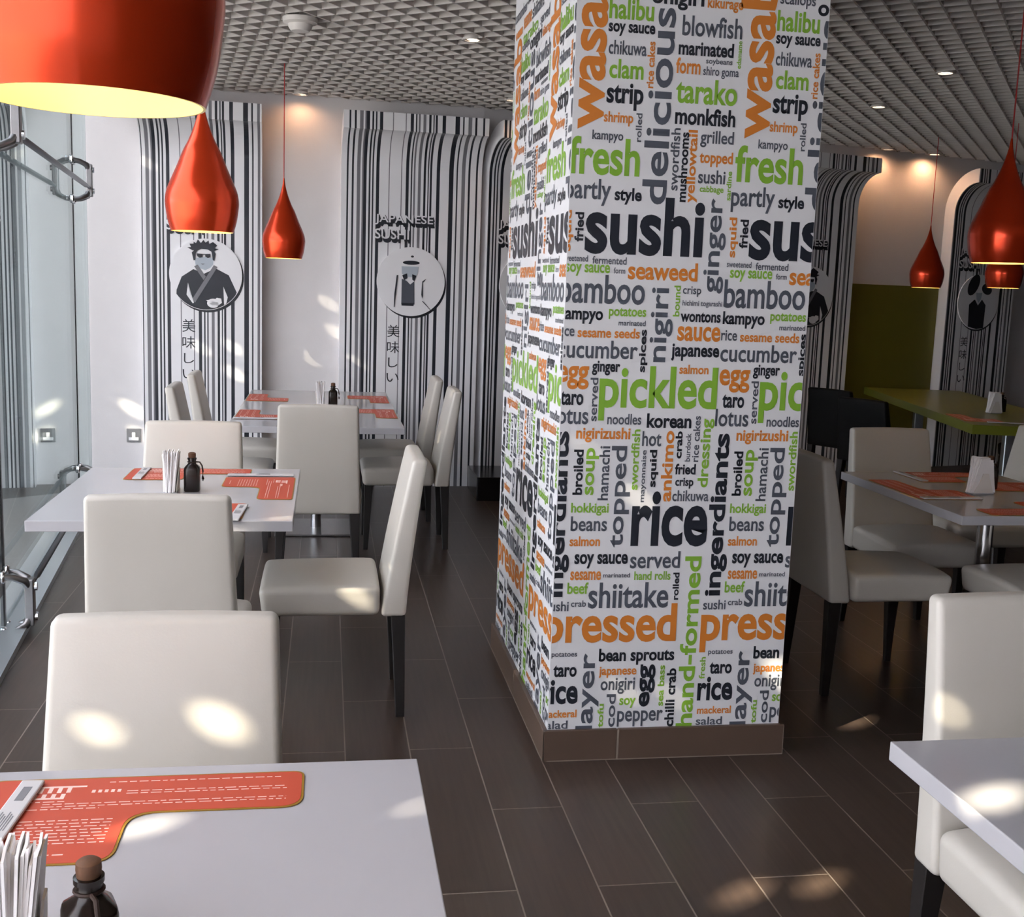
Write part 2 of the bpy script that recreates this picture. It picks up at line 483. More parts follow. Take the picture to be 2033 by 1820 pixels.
ring([(-8.5, -5.1), (7.5, -1.2), (7.5, 4.3), (-8.5, 4.3)])
# mask axes: x = hx, y = vy
for (px_, py_, pz_), r, asp in SPOTS:
    dv = Vector((px_, py_, pz_)) - mask_c
    cxx, cyy = dv.dot(hx), dv.dot(vy)
    a0 = math.radians(-38 + random.uniform(-15, 15))
    pts = []
    for k in range(12):
        a = 2*PI*k/12
        x, y = r*.5*asp*math.cos(a)*random.uniform(.85, 1.15), r*.55*math.sin(a)*random.uniform(.85, 1.15)
        pts.append((cxx + x*math.cos(a0)-y*math.sin(a0), cyy + x*math.sin(a0)+y*math.cos(a0)))
    ring(pts)
so = bpy.data.objects.new('sun_mask', cu); COL.objects.link(so)
sm = bpy.data.meshes.new_from_object(so.evaluated_get(bpy.context.evaluated_depsgraph_get()))
bpy.data.objects.remove(so); bpy.data.curves.remove(cu)
nz = hx.cross(vy)
sun_mask = bpy.data.objects.new('added_sun_mask', sm); sm.materials.clear(); sm.materials.append(M['sun_mask'])  # helper added out of view to block and shape the sunlight
COL.objects.link(sun_mask); tag(sun_mask, kind='structure')
sun_mask.matrix_world = Matrix.Translation(mask_c) @ Matrix((hx, vy, nz)).transposed().to_4x4()

# ================================================================== THE PILLAR
WORDS = """wasabi|ov|-20,1976,94,2474;halibu|gh|97,2295,233,2356;soy sauce|kh|97,2248,239,2284;chikuwa|dh|100,2195,216,2236;clam|gh|105,2127,210,2183;strip|kh|100,2037,213,2115;shrimp|oh|95,1991,185,2032;kampyo|dh|62,1940,157,1976;rolled|dv|194,1948,213,2031;rice cakes|ov|219,2105,242,2239;delicious|dv|223,1767,301,2338;onigiri|kh|224,2333,386,2393;kikurage|oh|396,2337,507,2378;blowfish|dh|322,2262,509,2322;marinated|kh|314,2207,486,2249;form|oh|309,2153,385,2199;soybeans|dh|401,2182,484,2203;shiro goma|dh|394,2145,506,2179;edamame|gv|497,2178,511,2258;tarako|gh|313,2068,505,2141;monkfish|kh|314,2006,504,2057;swordfish|dv|305,1811,334,1995;mushrooms|kv|334,1778,362,1984;yellowtail|ov|359,1777,397,1992;grilled|dh|397,1943,503,1993;topped|oh|398,1886,504,1932;sushi|dh|397,1836,483,1877;cabbage|gh|404,1805,480,1830;sardine|gv|488,1789,504,1876;fresh|gh|512,1845,732,1956;partly|dh|506,1755,647,1834;style|kh|659,1762,743,1812;sushi|kh|53,1612,425,1789;fried|kv|540,1647,568,1734;squid|ov|505,1618,537,1739;ginger|dv|431,1506,497,1793;sweetened|dh|505,1588,585,1607;fermented|dh|599,1583,706,1606;soy sauce|gh|517,1545,655,1581;form|dh|667,1556,703,1574;seaweed|oh|192,1540,413,1596;bamboo|dh|502,1463,769,1551;nigiri|dv|271,1290,343,1518;bound|gv|341,1432,362,1526;crisp|dh|369,1494,428,1526;hichimi togarashi|dh|370,1461,498,1483;wontons|kh|366,1416,496,1448;kampyo|kh|503,1401,640,1453;potatoes|gh|138,1418,256,1454;marinated|dh|170,1399,256,1416;sauce|oh|359,1357,498,1403;rice|dh|501,1362,553,1395;sesame seeds|oh|563,1360,759,1391;spices|kv|240,1257,268,1389;japanese|kh|342,1295,498,1349;cucumber|dh|502,1296,755,1352;ginger|kh|613,1245,702,1290;egg|oh|504,1200,604,1273;salmon|oh|372,1255,467,1284;pickled|gh|119,1105,499,1277;served|dv|610,1102,635,1237;taro|kh|518,1151,590,1195;lotus|dh|498,1092,608,1148;noodles|dh|149,1093,258,1127;korean|kh|276,1084,421,1130;nigirizushi|oh|52,1036,225,1084;broiled|kv|48,870,79,1013;soup|gv|87,870,128,1019;hamachi|dv|129,853,163,1025;topped|dv|168,702,233,1026;swordfish|gv|230,887,257,1079;mayonnaise|dv|265,848,285,1014;hot|dh|264,1026,326,1074;squid|kv|291,896,322,1015;ankimo|ov|331,850,368,1076;crab|kv|372,988,395,1075;burdock|dv|406,979,423,1069;rice cakes|dv|428,978,451,1124;fried|kh|376,937,444,972;crisp|kh|379,892,439,927;dressing|gv|452,896,497,1116;chikuwa|dh|372,851,492,887;rice|kh|243,704,494,883;ingerdiants|kv|496,541,567,1070;hokkigai|gh|566,804,687,845;beans|dh|567,754,684,802;salmon|oh|566,706,664,738;soy sauce|kh|584,634,757,681;served|dh|245,633,410,689;sesame|oh|573,596,672,625;marinated|dh|679,604,767,619;hand rolls|gh|261,595,381,624;rolled|kv|390,529,411,619;beef|gh|45,551,113,589;shiitake|dh|114,503,378,588;sushi|dh|496,495,572,528;crab|dh|579,509,628,530;hand-formed|gv|426,97,482,672;pressed|oh|-28,352,410,518;potatoes|dh|523,340,606,360;taro|kh|531,278,607,319;layer|dv|611,96,684,355;bean sprouts|kh|158,314,409,370;fresh|gv|496,262,516,336;japanese|oh|160,272,285,310;onigiri|dh|168,217,282,272;rice|kh|494,187,614,269;egg|kv|297,172,349,315;sea bass|gv|358,173,380,311;chilli crab|kv|387,102,419,300;tofu|gv|162,105,182,185;cod|dv|190,106,221,217;soy|gh|233,169,287,203;pepper|dh|228,106,381,160;mackeral|oh|497,142,613,168;salad|dh|495,104,585,132;scallops|dh|622,2364,735,2406;tarako|gh|110,2395,330,2440;sesame|oh|112,2450,230,2492;shiitake|dh|240,2450,400,2500;cucumber|dh|-30,2510,160,2552;strip|kh|170,2510,262,2566;salmon|oh|270,2512,395,2545;served|dh|360,2395,480,2432;sushi|kh|60,2580,300,2660;noodles|dh|310,2580,450,2615;beef|gh|310,2560,395,2576"""
FW = PX1-PX0
t = thing('pillar', 'square white pillar printed all over with food words in grey, orange and green', 'pillar', (PX0, PY0, 0))
bm = bmesh.new()
box(bm, (0, 0, 0), (FW, PY1-PY0, 3.25), 0)
INK = {'d': 1, 'k': 2, 'o': 3, 'g': 4}
front = lambda u, v: Vector((u, -.0012, v))
left = lambda u, v: Vector((-.0012, (4.515-1.41*u)-PY0, v))
for ln in WORDS.split(';'):
    body, co, bx = ln.split('|')
    u0, v0, u1, v1 = [int(q)/1000 for q in bx.split(',')]
    wt = {'d': .018, 'k': .030, 'o': .026, 'g': .024}[co[0]]
    for k in (-2, -1, 0, 1, 2):
        a, b = u0+k*.52, u1+k*.52
        if b > .003 and a < FW-.003:
            put_word(bm, body, wt, a, v0, b, v1, co[1] == 'v', INK[co[0]], front, (.002, FW-.002, .1, 2.9))
        if b > -.03 and a < .78:
            put_word(bm, body, wt, a, v0, b, v1, co[1] == 'v', INK[co[0]], left, (-.033, .781, .1, 2.9))
obj('shaft', bm, [M['pillar_paper'], M['ink_dark'], M['ink_black'], M['ink_orange'], M['ink_green']], t, None)
# brown tile skirting round its foot
def skirt(name, segs):
    bm = bmesh.new()
    for a, b in segs: box(bm, a, b)
    bevel_sharp(bm, .002, 1)
    obj(name, bm, M['skirt_tile'], t)
sk, h = .016, .103
skirt('skirting', [((-sk+.002, -sk, .002), (.228, -.0005, h)), ((.232, -sk, .002), (FW+sk-.002, -.0005, h))])
skirt('skirting', [((-sk, -sk+.003, .002), (-.0005, .58, h)), ((-sk, .584, .002), (-.0005, PY1-PY0+sk, h))])
skirt('skirting', [((FW+.0005, -sk+.003, .002), (FW+sk, PY1-PY0+sk, h))])
bm = bmesh.new()
box(bm, (-sk+.001, -sk+.001, 0), (FW+sk-.001, -.0008, h-.003)); box(bm, (-sk+.001, -sk+.001, 0), (-.0008, PY1-PY0+sk-.001, h-.003))
obj('skirting_grout', bm, M['grout'], t)

# ================================================================== STRIPED COVE PANELS
STR = [(30,45,1),(75,92,1),(120,150,2),(165,178,2),(178,205,1),(225,240,1),(255,268,1),(290,318,1),(402,410,2),(512,520,2),(555,582,1),(600,612,1),(625,640,2),
       (665,690,2),(715,735,1),(752,762,1),(772,790,1),(832,862,1),(945,985,1),(1012,1025,1),(1060,1092,2),(1120,1138,1),(1190,1207,1),(1242,1262,1)]
STR = [(((a/4.55+3)/271*.996)-.51, ((b/4.55+3)/271*.996)-.51, m) for a, b, m in STR]
def arc(a0, a1, n, r=1.0): return [(r*math.cos(math.radians(a0+(a1-a0)*i/n)), r*math.sin(math.radians(a0+(a1-a0)*i/n))) for i in range(n+1)]
def blob(cx_, cy_, rx, ry, a=0, n=20):
    a = math.radians(a)
    return [(cx_+rx*math.cos(2*PI*i/n)*math.cos(a)-ry*math.sin(2*PI*i/n)*math.sin(a), cy_+rx*math.cos(2*PI*i/n)*math.sin(a)+ry*math.sin(2*PI*i/n)*math.cos(a)) for i in range(n)]
FIG = {
 'robe': [
    ([(-.80, -.45), (-.66, -.08), (-.34, .14), (-.05, .02), (.27, .18), (.63, 0), (.85, -.48)] + arc(-30, -150, 24, .985)[1:-1], 1),
    ([(-.30, .45), (-.28, .26), (-.16, .17), (-.02, .12), (.12, .19), (.20, .28), (.21, .45), (0, .5)], 4),
    ([(-.32, .22), (-.22, .27), (0, -.06), (-.06, -.16)], 3), ([(.22, .27), (.32, .22), (-.30, -.80), (-.39, -.72)], 3),
    ([(-.49, -.24), (-.45, -.50), (-.33, -.80), (-.36, -.82), (-.53, -.58)], 0), ([(.48, -.32), (.60, -.62), (.56, -.80), (.50, -.84), (.49, -.60)], 0),
    ([(-.30, .66), (-.36, .66), (-.50, .74), (-.38, .75), (-.44, .84), (-.33, .81), (-.33, .90), (-.24, .85), (-.21, .97), (-.13, .87), (-.06, .96), (-.02, .87), (.08, .95), (.09, .85), (.20, .91), (.19, .82), (.31, .82), (.24, .74), (.36, .72), (.22, .66), (.16, .64), (.05, .70), (-.12, .71), (-.22, .66)], 1), ([(-.30, .68), (-.38, .60), (-.33, .38), (-.29, .40), (-.27, .58), (-.22, .66)], 1), ([(.22, .68), (.27, .58), (.23, .38), (.19, .42), (.17, .58), (.15, .65)], 1),
    ([(-.25, .58), (-.08, .57), (-.09, .49), (-.16, .46), (-.23, .50)], 1), ([(-.02, .57), (.13, .58), (.13, .50), (.06, .46), (-.01, .50)], 1), ([(-.08, .57), (-.02, .57), (-.02, .545), (-.08, .545)], 1),
    ([(.20+.17*math.cos(math.radians(a)), -.80+.13*math.sin(math.radians(a))) for a in range(40, 321, 20)] + [(.20+.09*math.cos(math.radians(a)), -.80+.06*math.sin(math.radians(a))) for a in range(320, 39, -20)], 0), ([(.22, -.72), (.30, -.64), (.42, -.66), (.44, -.78), (.34, -.86), (.36, -.76), (.28, -.76)], 0), ([(.0, -.72), (.10, -.70), (.18, -.78), (.12, -.80), (.06, -.76)], 0), ([(-.14, .30), (-.02, .30), (-.08, .27)], 3)],
 'server': [
    (blob(0, .55, .25, .06) , 1), (blob(.03, .73, .045, .03), 1),
    ([(-.27, .08), (-.12, .02), (-.02, -.08), (.10, .02), (.12, -.66), (-.27, -.66)], 2), ([(-.27, -.62), (.10, -.62), (.09, -.70), (-.26, -.70)], 1),
    ([(-.28, .44), (.22, .44), (.18, .20), (.06, .14), (-.14, .14), (-.27, .22)], 4),
    ([(-.26, .18), (-.12, .24), (-.10, .10), (-.20, .04)], 1), ([(.16, .18), (.03, .22), (.04, .06), (.10, .02)], 1),
    ([(-.42, .18), (-.38, .18), (-.43, -.30), (-.47, -.75), (-.49, -.75), (-.48, -.35)], 1), ([(.33, .02), (.44, .10), (.42, .06), (.35, -.02), (.36, -.40), (.34, -.48), (.31, -.36)], 1),
    ([(.36, -.55), (.60, -.80), (.58, -.80), (.34, -.56)], 1)],
 'dark': [
    (blob(-.30, .62, .42, .24, 62), 1), (blob(.36, .48, .26, .19, -20), 1),
    ([(-.46, -.10), (-.20, .10), (-.02, -.12), (.16, .10), (.36, -.10), (.34, -.94), (.0, -.985), (-.42, -.90)], 1), ([(-.16, .34), (.14, .34), (.10, .12), (0, -.02), (-.12, .12)], 4)]}
def panel(label, P0, slope, u0, u1, uc, fig, cat='wall panel'):
    L = math.hypot(1, slope); e = Vector((1, slope, 0))/L; n = Vector((slope, -1, 0))/L
    base = Vector((P0[0], P0[1], 0)) + e*u0
    t = thing('striped_wall_panel', label, cat, base, 0, 'striped cove panels along the back wall')
    P = lambda u, nn, z: e*(u-u0) + n*nn + Vector((0, 0, z))
    T, D, Z1 = .12, .25, 2.31
    N = 14
    fr = [(T+D, Z1+D+T), (T+D, Z1+D)] + [(T+D-D*math.sin(PI/2*i/N), Z1+D*math.cos(PI/2*i/N)) for i in range(1, N+1)] + [(T, 0)]
    bk = [(T+D-(D+T)*math.sin(PI/2*i/N), Z1+(D+T)*math.cos(PI/2*i/N)) for i in range(0, N+1)] + [(.001, Z1), (.001, 0)]
    bk = [(max(a, .001), b) for a, b in bk]
    bm = bmesh.new()
    edges = [(u0, u0+.006, 0)]
    cur = u0+.006
    for a, b, m in STR:
        a, b = a+uc, b+uc
        if b <= cur or a >= u1-.012: continue
        a = max(a, cur); b = min(b, u1-.012)
        if a > cur: edges.append((cur, a, 0))
        edges.append((a, b, m)); cur = b
    edges.append((cur, u1, 0))
    for a, b, m in edges:
        va = [bm.verts.new(P(a, *q)) for q in fr]; vb = [bm.verts.new(P(b, *q)) for q in fr]
        for i in range(len(fr)-1):
            f = bm.faces.new((va[i], vb[i], vb[i+1], va[i+1])); f.material_index = m
    va = [bm.verts.new(P(u0, *q)) for q in bk]; vb = [bm.verts.new(P(u1, *q)) for q in bk]
    for i in range(len(bk)-1): bm.faces.new((va[i], va[i+1], vb[i+1], vb[i]))
    for u in (u0, u1):
        # white edge of the bent sheet, cut in quads front to back
        for i in range(N):
            q = [bk[i], bk[i+1], fr[i+2], fr[i+1]]
            bm.faces.new([bm.verts.new(P(u, *x)) for x in q])
        bm.faces.new([bm.verts.new(P(u, *x)) for x in (bk[N], bk[-1], fr[-1], fr[-2])])
    bmesh.ops.remove_doubles(bm, verts=bm.verts, dist=1e-5)
    sh = obj('sheet', bm, [M['paper_white'], M['ink_black'], M['ink_grey']], t, None)
    on = lambda off: (lambda u, z: P(u, T+off, z))
    # round picture with its printed shadow
    R, zc = .25, 1.523
    bm = bmesh.new()
    put_poly(bm, [(uc+.012+R*x, zc-.016+R*y) for x, y in blob(0, 0, 1, 1, 0, 64)], 1, on(.001))
    ring_ = blob(0, 0, 1, 1, 0, 64)
    a = [bm.verts.new(P(uc+R*x, T+.0015, zc+R*y)) for x, y in ring_]; b = [bm.verts.new(P(uc+R*x, T+.012, zc+R*y)) for x, y in ring_]
    bm.faces.new(b)
    for i in range(64): bm.faces.new((a[i], a[(i+1) % 64], b[(i+1) % 64], b[i]))
    for k, (pts, m) in enumerate(FIG[fig]):
        put_poly(bm, [(uc+R*x, zc+R*y) for x, y in pts], m, on(.0128+.0006*k))
    obj('round_picture', bm, [M['paper_white'], M['ink_black'], M['ink_dark'], M['ink_grey'], M['ink_pale']], t, None)
    # raised white lettering with a black drop shadow
    bm = bmesh.new()
    for w, a, z0, b, z1 in (('JAPANESE', -.268, 1.925, .155, 2.0), ('SUSHI', -.268, 1.825, -.02, 1.897)):
        for k in range(5):
            put_word(bm, w, .035, uc+a+.002*k+.004, z0-.006*k-.004, uc+b+.002*k+.004, z1-.006*k-.004, False, 1, on(.0016+.0005*k))
        put_word(bm, w, .012, uc+a, z0, uc+b, z1, False, 0, on(.006))
    obj('lettering', bm, [M['paper_white'], M['ink_black']], t, None)
    bm = bmesh.new()
    for ch, z0, z1, x0, x1 in (('美', 1.115, 1.205, -.165, -.075), ('味', .998, 1.085, -.165, -.075), ('し', .893, .965, -.155, -.085), ('い', .785, .85, -.165, -.075)):
        put_word(bm, ch, 0, uc+x0, z0, uc+x1, z1, False, 0, on(.0012))
    obj('lettering', bm, M['ink_black'], t, None)
    return t
PA, SA = (.96, 8.58), .04
PB, SB = (1.13, 8.587), .27
panel('striped wall panel left of the grey wall strip, with spiky-haired man in a dark robe', PA, SA, -2.252, -1.428, -1.815, 'robe')
panel('striped wall panel behind the far table, round picture of a figure in a white coat', PA, SA, -.874, .145, -.361, 'server')
panel('shaded striped wall panel cut off by the left edge of the pillar', PB, SB, .0, .93, .36, 'server')
panel('dark striped wall panel showing right of the pillar, left of the green wall', PB, SB, 2.56, 3.455, 2.99, 'robe')
panel('dark striped wall panel right of the green wall, black-haired figure in its round picture', PB, SB, 4.555, 5.37, 4.93, 'dark')
# olive glass panel on the wall between two of them
L2 = math.hypot(1, SB); e2 = Vector((1, SB, 0))/L2; n2 = Vector((SB, -1, 0))/L2
def on2(u, nn, z): return Vector((PB[0], PB[1], 0)) + e2*u + n2*nn + Vector((0, 0, z))
bm = bmesh.new()
hexa(bm, [on2(3.46, .002, .0), on2(4.55, .002, .0), on2(4.55, .015, .0), on2(3.46, .015, .0), on2(3.46, .002, 1.646), on2(4.55, .002, 1.646), on2(4.55, .015, 1.646), on2(3.46, .015, 1.646)])
tag(obj('green_wall_cladding', bm, M['green_paint']), 'olive green board on the wall between two dark striped panels', 'wall cladding')
bm = bmesh.new(); box(bm, (1.06, 7.86, 0), (2.1, 8.4, .17)); bevel_sharp(bm, .006, 2)
tag(obj('plinth', bm, M['plinth_black']), 'low black plinth on the floor left of the pillar, below the shaded striped panel', 'plinth')
# socket on the white wall by the glass
t = thing('wall_socket', 'grey metal wall socket on the white wall beside the glass', 'socket', (-1.372, W1Y(-1.372), .355))
bm = bmesh.new(); box(bm, (-.05, -.009, -.05), (.05, -.0005, .05)); bevel_sharp(bm, .003, 2); obj('face_plate', bm, M['steel'], t)
bm = bmesh.new(); box(bm, (-.034, -.013, -.036), (.034, -.0092, -.014)); box(bm, (-.011, -.013, -.014), (.011, -.0092, .02)); obj('socket_insert', bm, M['paper_white'], t)

# ================================================================== LAMPS
def downlight(x, y, label, energy, size=95):
    t = thing('downlight', label, 'ceiling light', (x, y, ZC), 0, 'recessed downlights')
    bm = bmesh.new(); lathe(bm, [(.036, .03), (.040, -.006), (.052, -.008), (.055, -.002), (.055, .03)], 28); obj('trim_ring', bm, M['ceiling_metal'], t, True)
    bm = bmesh.new(); lathe(bm, [(0, .004 if size < 100 else .03), (.036, .004 if size < 100 else .03)], 24); bmesh.ops.reverse_faces(bm, faces=bm.faces[:]); obj('lens', bm, M['spot_glow'], t)
    li = bpy.data.objects.new('spot_light', bpy.data.lights.new('spot_light', 'SPOT')); COL.objects.link(li)
    li.parent = t; li.location = (0, 0, -.012); li.data.energy = energy; li.data.color = (1, .52, .27)
    li.data.spot_size = math.radians(size); li.data.spot_blend = .8; li.data.shadow_soft_size = .03
    return t
downlight(.744, 6.248, 'small lit downlight in the ceiling, nearest to the left of the pillar', 4)
downlight(1.261, 8.10, 'small lit downlight in the ceiling, half cut off by the left edge of the pillar', 4)
downlight(3.46, 6.246, 'small lit downlight in the ceiling right of the pillar, nearer of the two', 4)
downlight(3.66, 7.443, 'small lit downlight in the ceiling right of the pillar, farther of the two', 4)
downlight(-.20, W1Y(-.2)-.13, 'downlight close to the grey wall strip, casting a warm glow on it', 4, 168)
downlight(4.76, W2Y(4.76)-.13, 'downlight casting a warm glow on the wall beside the dark striped panel', 9, 168)
downlight(5.27, W2Y(5.27)-.13, 'downlight casting a warm glow on the wall above the far right pendant', 9, 168)
bm = bmesh.new(); lathe(bm, [(0, -.065), (.045, -.062), (.058, -.045), (.062, -.03), (.085, -.022), (.088, 0), (0, 0)], 32)
o = tag(obj('smoke_detector', bm, M['detector'], None, True), 'round pale smoke detector on the ceiling above the red cord', 'smoke detector'); o.location = (-.147, 6.05, ZC)

PROF = [(.110,0),(.118,.025),(.1235,.048),(.1285,.085),(.130,.108),(.1255,.139),(.1147,.169),(.0885,.229),(.066,.285),(.047,.322),(.0244,.38),(.010,.434),(.0055,.465),(.004,.48)]
def catmull(pr, k=4):
    out = []
    for i in range(len(pr)-1):
        p0, p1, p2, p3 = pr[max(i-1, 0)], pr[i], pr[i+1], pr[min(i+2, len(pr)-1)]
        for s in range(k):
            u = s/k
            out.append(tuple(.5*(2*p1[c]+(p2[c]-p0[c])*u+(2*p0[c]-5*p1[c]+4*p2[c]-p3[c])*u*u+(3*p1[c]-p0[c]-3*p2[c]+p3[c])*u**3) for c in (0, 1)))
    return out + [pr[-1]]
def make_pendant():
    t = thing('pendant_lamp', '', 'pendant lamp', group='red teardrop pendant lamps')
    pr = catmull(PROF)
    bm = bmesh.new(); lathe(bm, pr + [(0, .481)], 64, 0)
    ins = [(max(r-.003, .001), z) for r, z in pr[:44]]
    lathe(bm, [(.110, 0)] + ins + [(0, ins[-1][1])], 64, 1)
    obj('shade', bm, [M['lamp_red'], M['lamp_inside']], t, True)
    bm = bmesh.new(); tube(bm, [(0, 0, .478), (0, 0, 1.15)], .0028, 8); obj('cord', bm, M['cord_red'], t)
    bm = bmesh.new(); lathe(bm, [(0, .13), (.02, .137), (.03, .16), (.026, .185), (.014, .21), (.014, .25), (0, .25)], 20); obj('bulb', bm, M['bulb'], t, True)
    li = bpy.data.objects.new('bulb_light', bpy.data.lights.new('bulb_light', 'POINT')); COL.objects.link(li)
    li.parent = t; li.location = (0, 0, .095); li.data.energy = .9; li.data.color = (1, .80, .50); li.data.shadow_soft_size = .03
    return t
pend = make_pendant(); used = []
for x, y, z, l in ((-.236, 1.25, 1.673, 'large red teardrop pendant lamp at upper left, glowing inside, cut by the frame'),
                   (-0.450, 4.330, 1.665, 'red teardrop pendant lamp in front of the spiky-haired man picture'),
                   (-0.266, 7.200, 1.634, 'small red teardrop pendant lamp hanging before the grey wall strip'),
                   (2.63, 4.2, 1.665, 'red teardrop pendant lamp at the right edge, the nearer one there'),
                   (4.80, 7.6, 1.625, 'red pendant lamp mostly hidden behind the nearer lamp at the right edge'),
                   (4.645, 8.4, 1.618, 'dark red pendant lamp on a long cord against the wall right of the pillar')):
    place(pend, used, (x, y, z), 0, l)

# ================================================================== TABLES
def table(label, x0, x1, y0, y1, cols, top='table_white', z=.75, th=.034, group=None, bs=.185):
    cx_, cy_ = (x0+x1)/2, (y0+y1)/2
    t = thing('dining_table', label, 'table', (cx_, cy_, 0), 0, group)
    bm = bmesh.new(); box(bm, (x0-cx_, y0-cy_, z-th), (x1-cx_, y1-cy_, z)); bevel_sharp(bm, .002, 2)
    obj('tabletop', bm, M[top], t)
    for x, y in cols:
        bm = bmesh.new(); lathe(bm, [(0, .01), (.032, .01), (.032, z-th-.012), (0, z-th-.012)], 28)
        c = obj('column', bm, M['chrome'], t, True); c.location = (x-cx_, y-cy_, 0)
        bm = bmesh.new(); box(bm, (-.15, -.15, z-th-.012), (.15, .15, z-th-.0005)); o = obj('mounting_plate', bm, M['dark_steel'], t); o.location = (x-cx_, y-cy_, 0)
        bm = bmesh.new(); box(bm, (-bs, -bs, 0), (bs, bs, .011)); bevel_sharp(bm, .003, 2); o = obj('base', bm, M['steel'], t); o.location = (x-cx_, y-cy_, 0)
    return t
WT = 'white dining tables'
table('white dining table in the lower left corner with an orange place mat', -.655, .150, .755, 1.728, [(-.25, 1.24)], group=WT)
table('white dining table second from the camera on the left, beside the glass', -.903, -.100, 3.578, 4.60, [(-.5, 4.09)], group=WT)
table('white dining table farthest back on the left, set with four orange mats', -.505, .412, 5.965, 7.98, [(-.055, 6.95)], group=WT, bs=.24)
table('white dining table right of the pillar with orange mats', 2.253, 2.975, 3.678, 4.662, [(2.66, 4.17)], group=WT, bs=.06)
table('bare white dining table corner at the lower right with a big sun patch', .967, 1.775, .76, 1.735, [(1.37, 1.25)], group=WT)
# long green table at the back right
ga = Vector((.224, .975, 0)).normalized(); ang6 = math.atan2(-ga.x, ga.y)
t = thing('communal_table', 'long lime green table at the back right in front of the green wall', 'table', (4.03, 6.56, 0), ang6)
bm = bmesh.new(); box(bm, (0, 0, .69), (.82, 2.86, .75)); bevel_sharp(bm, .003, 2); obj('tabletop', bm, M['table_green'], t)
bm = bmesh.new(); box(bm, (.30, .25, .012), (.37, .32, .69)); bevel_sharp(bm, .004, 1); obj('leg', bm, M['aluminium'], t)
bm = bmesh.new(); box(bm, (.30, 2.3, .012), (.37, 2.37, .69)); bevel_sharp(bm, .004, 1); obj('leg', bm, M['aluminium'], t)
bm = bmesh.new(); box(bm, (.1, .1, 0), (.6, .5, .012)); obj('foot_plate', bm, M['dark_steel'], t)
bm = bmesh.new(); box(bm, (.1, 2.15, 0), (.6, 2.55, .012)); obj('foot_plate', bm, M['dark_steel'], t)

# ================================================================== CHAIRS (local +y is the way the sitter faces)
def grid_box(bm, fn, nx, ny, nz):
    """closed box of a regular surface grid; fn maps unit cube to space"""
    vs = {}
    def V(i, j, k):
        if (i, j, k) not in vs: vs[i, j, k] = bm.verts.new(fn(i/nx, j/ny, k/nz))
        return vs[i, j, k]
    for i in range(nx):
        for j in range(ny):
            bm.faces.new((V(i, j, 0), V(i, j+1, 0), V(i+1, j+1, 0), V(i+1, j, 0))); bm.faces.new((V(i, j, nz), V(i+1, j, nz), V(i+1, j+1, nz), V(i, j+1, nz)))
    for i in range(nx):
        for k in range(nz):
            bm.faces.new((V(i, 0, k), V(i+1, 0, k), V(i+1, 0, k+1), V(i, 0, k+1))); bm.faces.new((V(i, ny, k), V(i, ny, k+1), V(i+1, ny, k+1), V(i+1, ny, k)))
    for j in range(ny):
        for k in range(nz):
            bm.faces.new((V(0, j, k), V(0, j, k+1), V(0, j+1, k+1), V(0, j+1, k))); bm.faces.new((V(nx, j, k), V(nx, j+1, k), V(nx, j+1, k+1), V(nx, j, k+1)))
def make_chair(lm, top=.912):
    t = thing('dining_chair', '', 'chair')
    hb = top-.365
    def back(a, b, c):
        zz = .365 + hb*c
        w = .421 - .036*c
        y_out = -.25 - .065*c**1.25; th = .086 - .036*c
        x = (a-.5)*w
        y = y_out + th*b
        if b == 1: y += .006*math.sin(PI*a)*math.sin(PI*c)
        if b == 0: y -= .004*math.sin(PI*a)*math.sin(PI*c)
        zz += .004*math.sin(PI*a)*c
        return (x, y, zz)
    bm = bmesh.new(); grid_box(bm, back, 6, 1, 8); bmesh.ops.recalc_face_normals(bm, faces=bm.faces[:]); bevel_sharp(bm, .015, 4, 60)
    obj('backrest', bm, M[lm], t, True, 60)
    def seat(a, b, c):
        w = .435 - .012*(1-c)
        x = (a-.5)*w; y = -.160 + .41*b - .012*(1-c)*b
        z = .368 + .107*c
        if c == 1: z += .022*math.sin(PI*a)**.6*math.sin(PI*(.12+.80*b))**.7 - .006*b
        return (x, y, z)
    bm = bmesh.new(); grid_box(bm, seat, 8, 8, 1); bmesh.ops.recalc_face_normals(bm, faces=bm.faces[:]); bevel_sharp(bm, .024, 5, 60)
    obj('seat', bm, M[lm], t, True, 60)
    for sx in (-1, 1):
        for fy in (0, 1):
            bm = bmesh.new()
            xo = sx*.205; xi = sx*.155; yb = -.248 if not fy else .232; yi = yb+(.048 if not fy else -.048)
            xt = sx*.182; yt = yb+(.026 if not fy else -.024)
            def r4(xa, xb, ya, yb_, z):
                xs = sorted((xa, xb)); yy = sorted((ya, yb_))
                return [(xs[0], yy[0], z), (xs[1], yy[0], z), (xs[1], yy[1], z), (xs[0], yy[1], z)]
            hexa(bm, r4(xo, xt, yb+(-.004 if not fy else 0), yt, 0) + r4(xo, xi, yb, yi, .37)); bevel_sharp(bm, .002, 1, 60)
            obj('leg', bm, M['dark_wood'], t)
    return t
chair = make_chair('leather'); used = []
CH = 'cream leather dining chairs'
U, Dn, Lf, Rt = 0, PI, PI/2, -PI/2
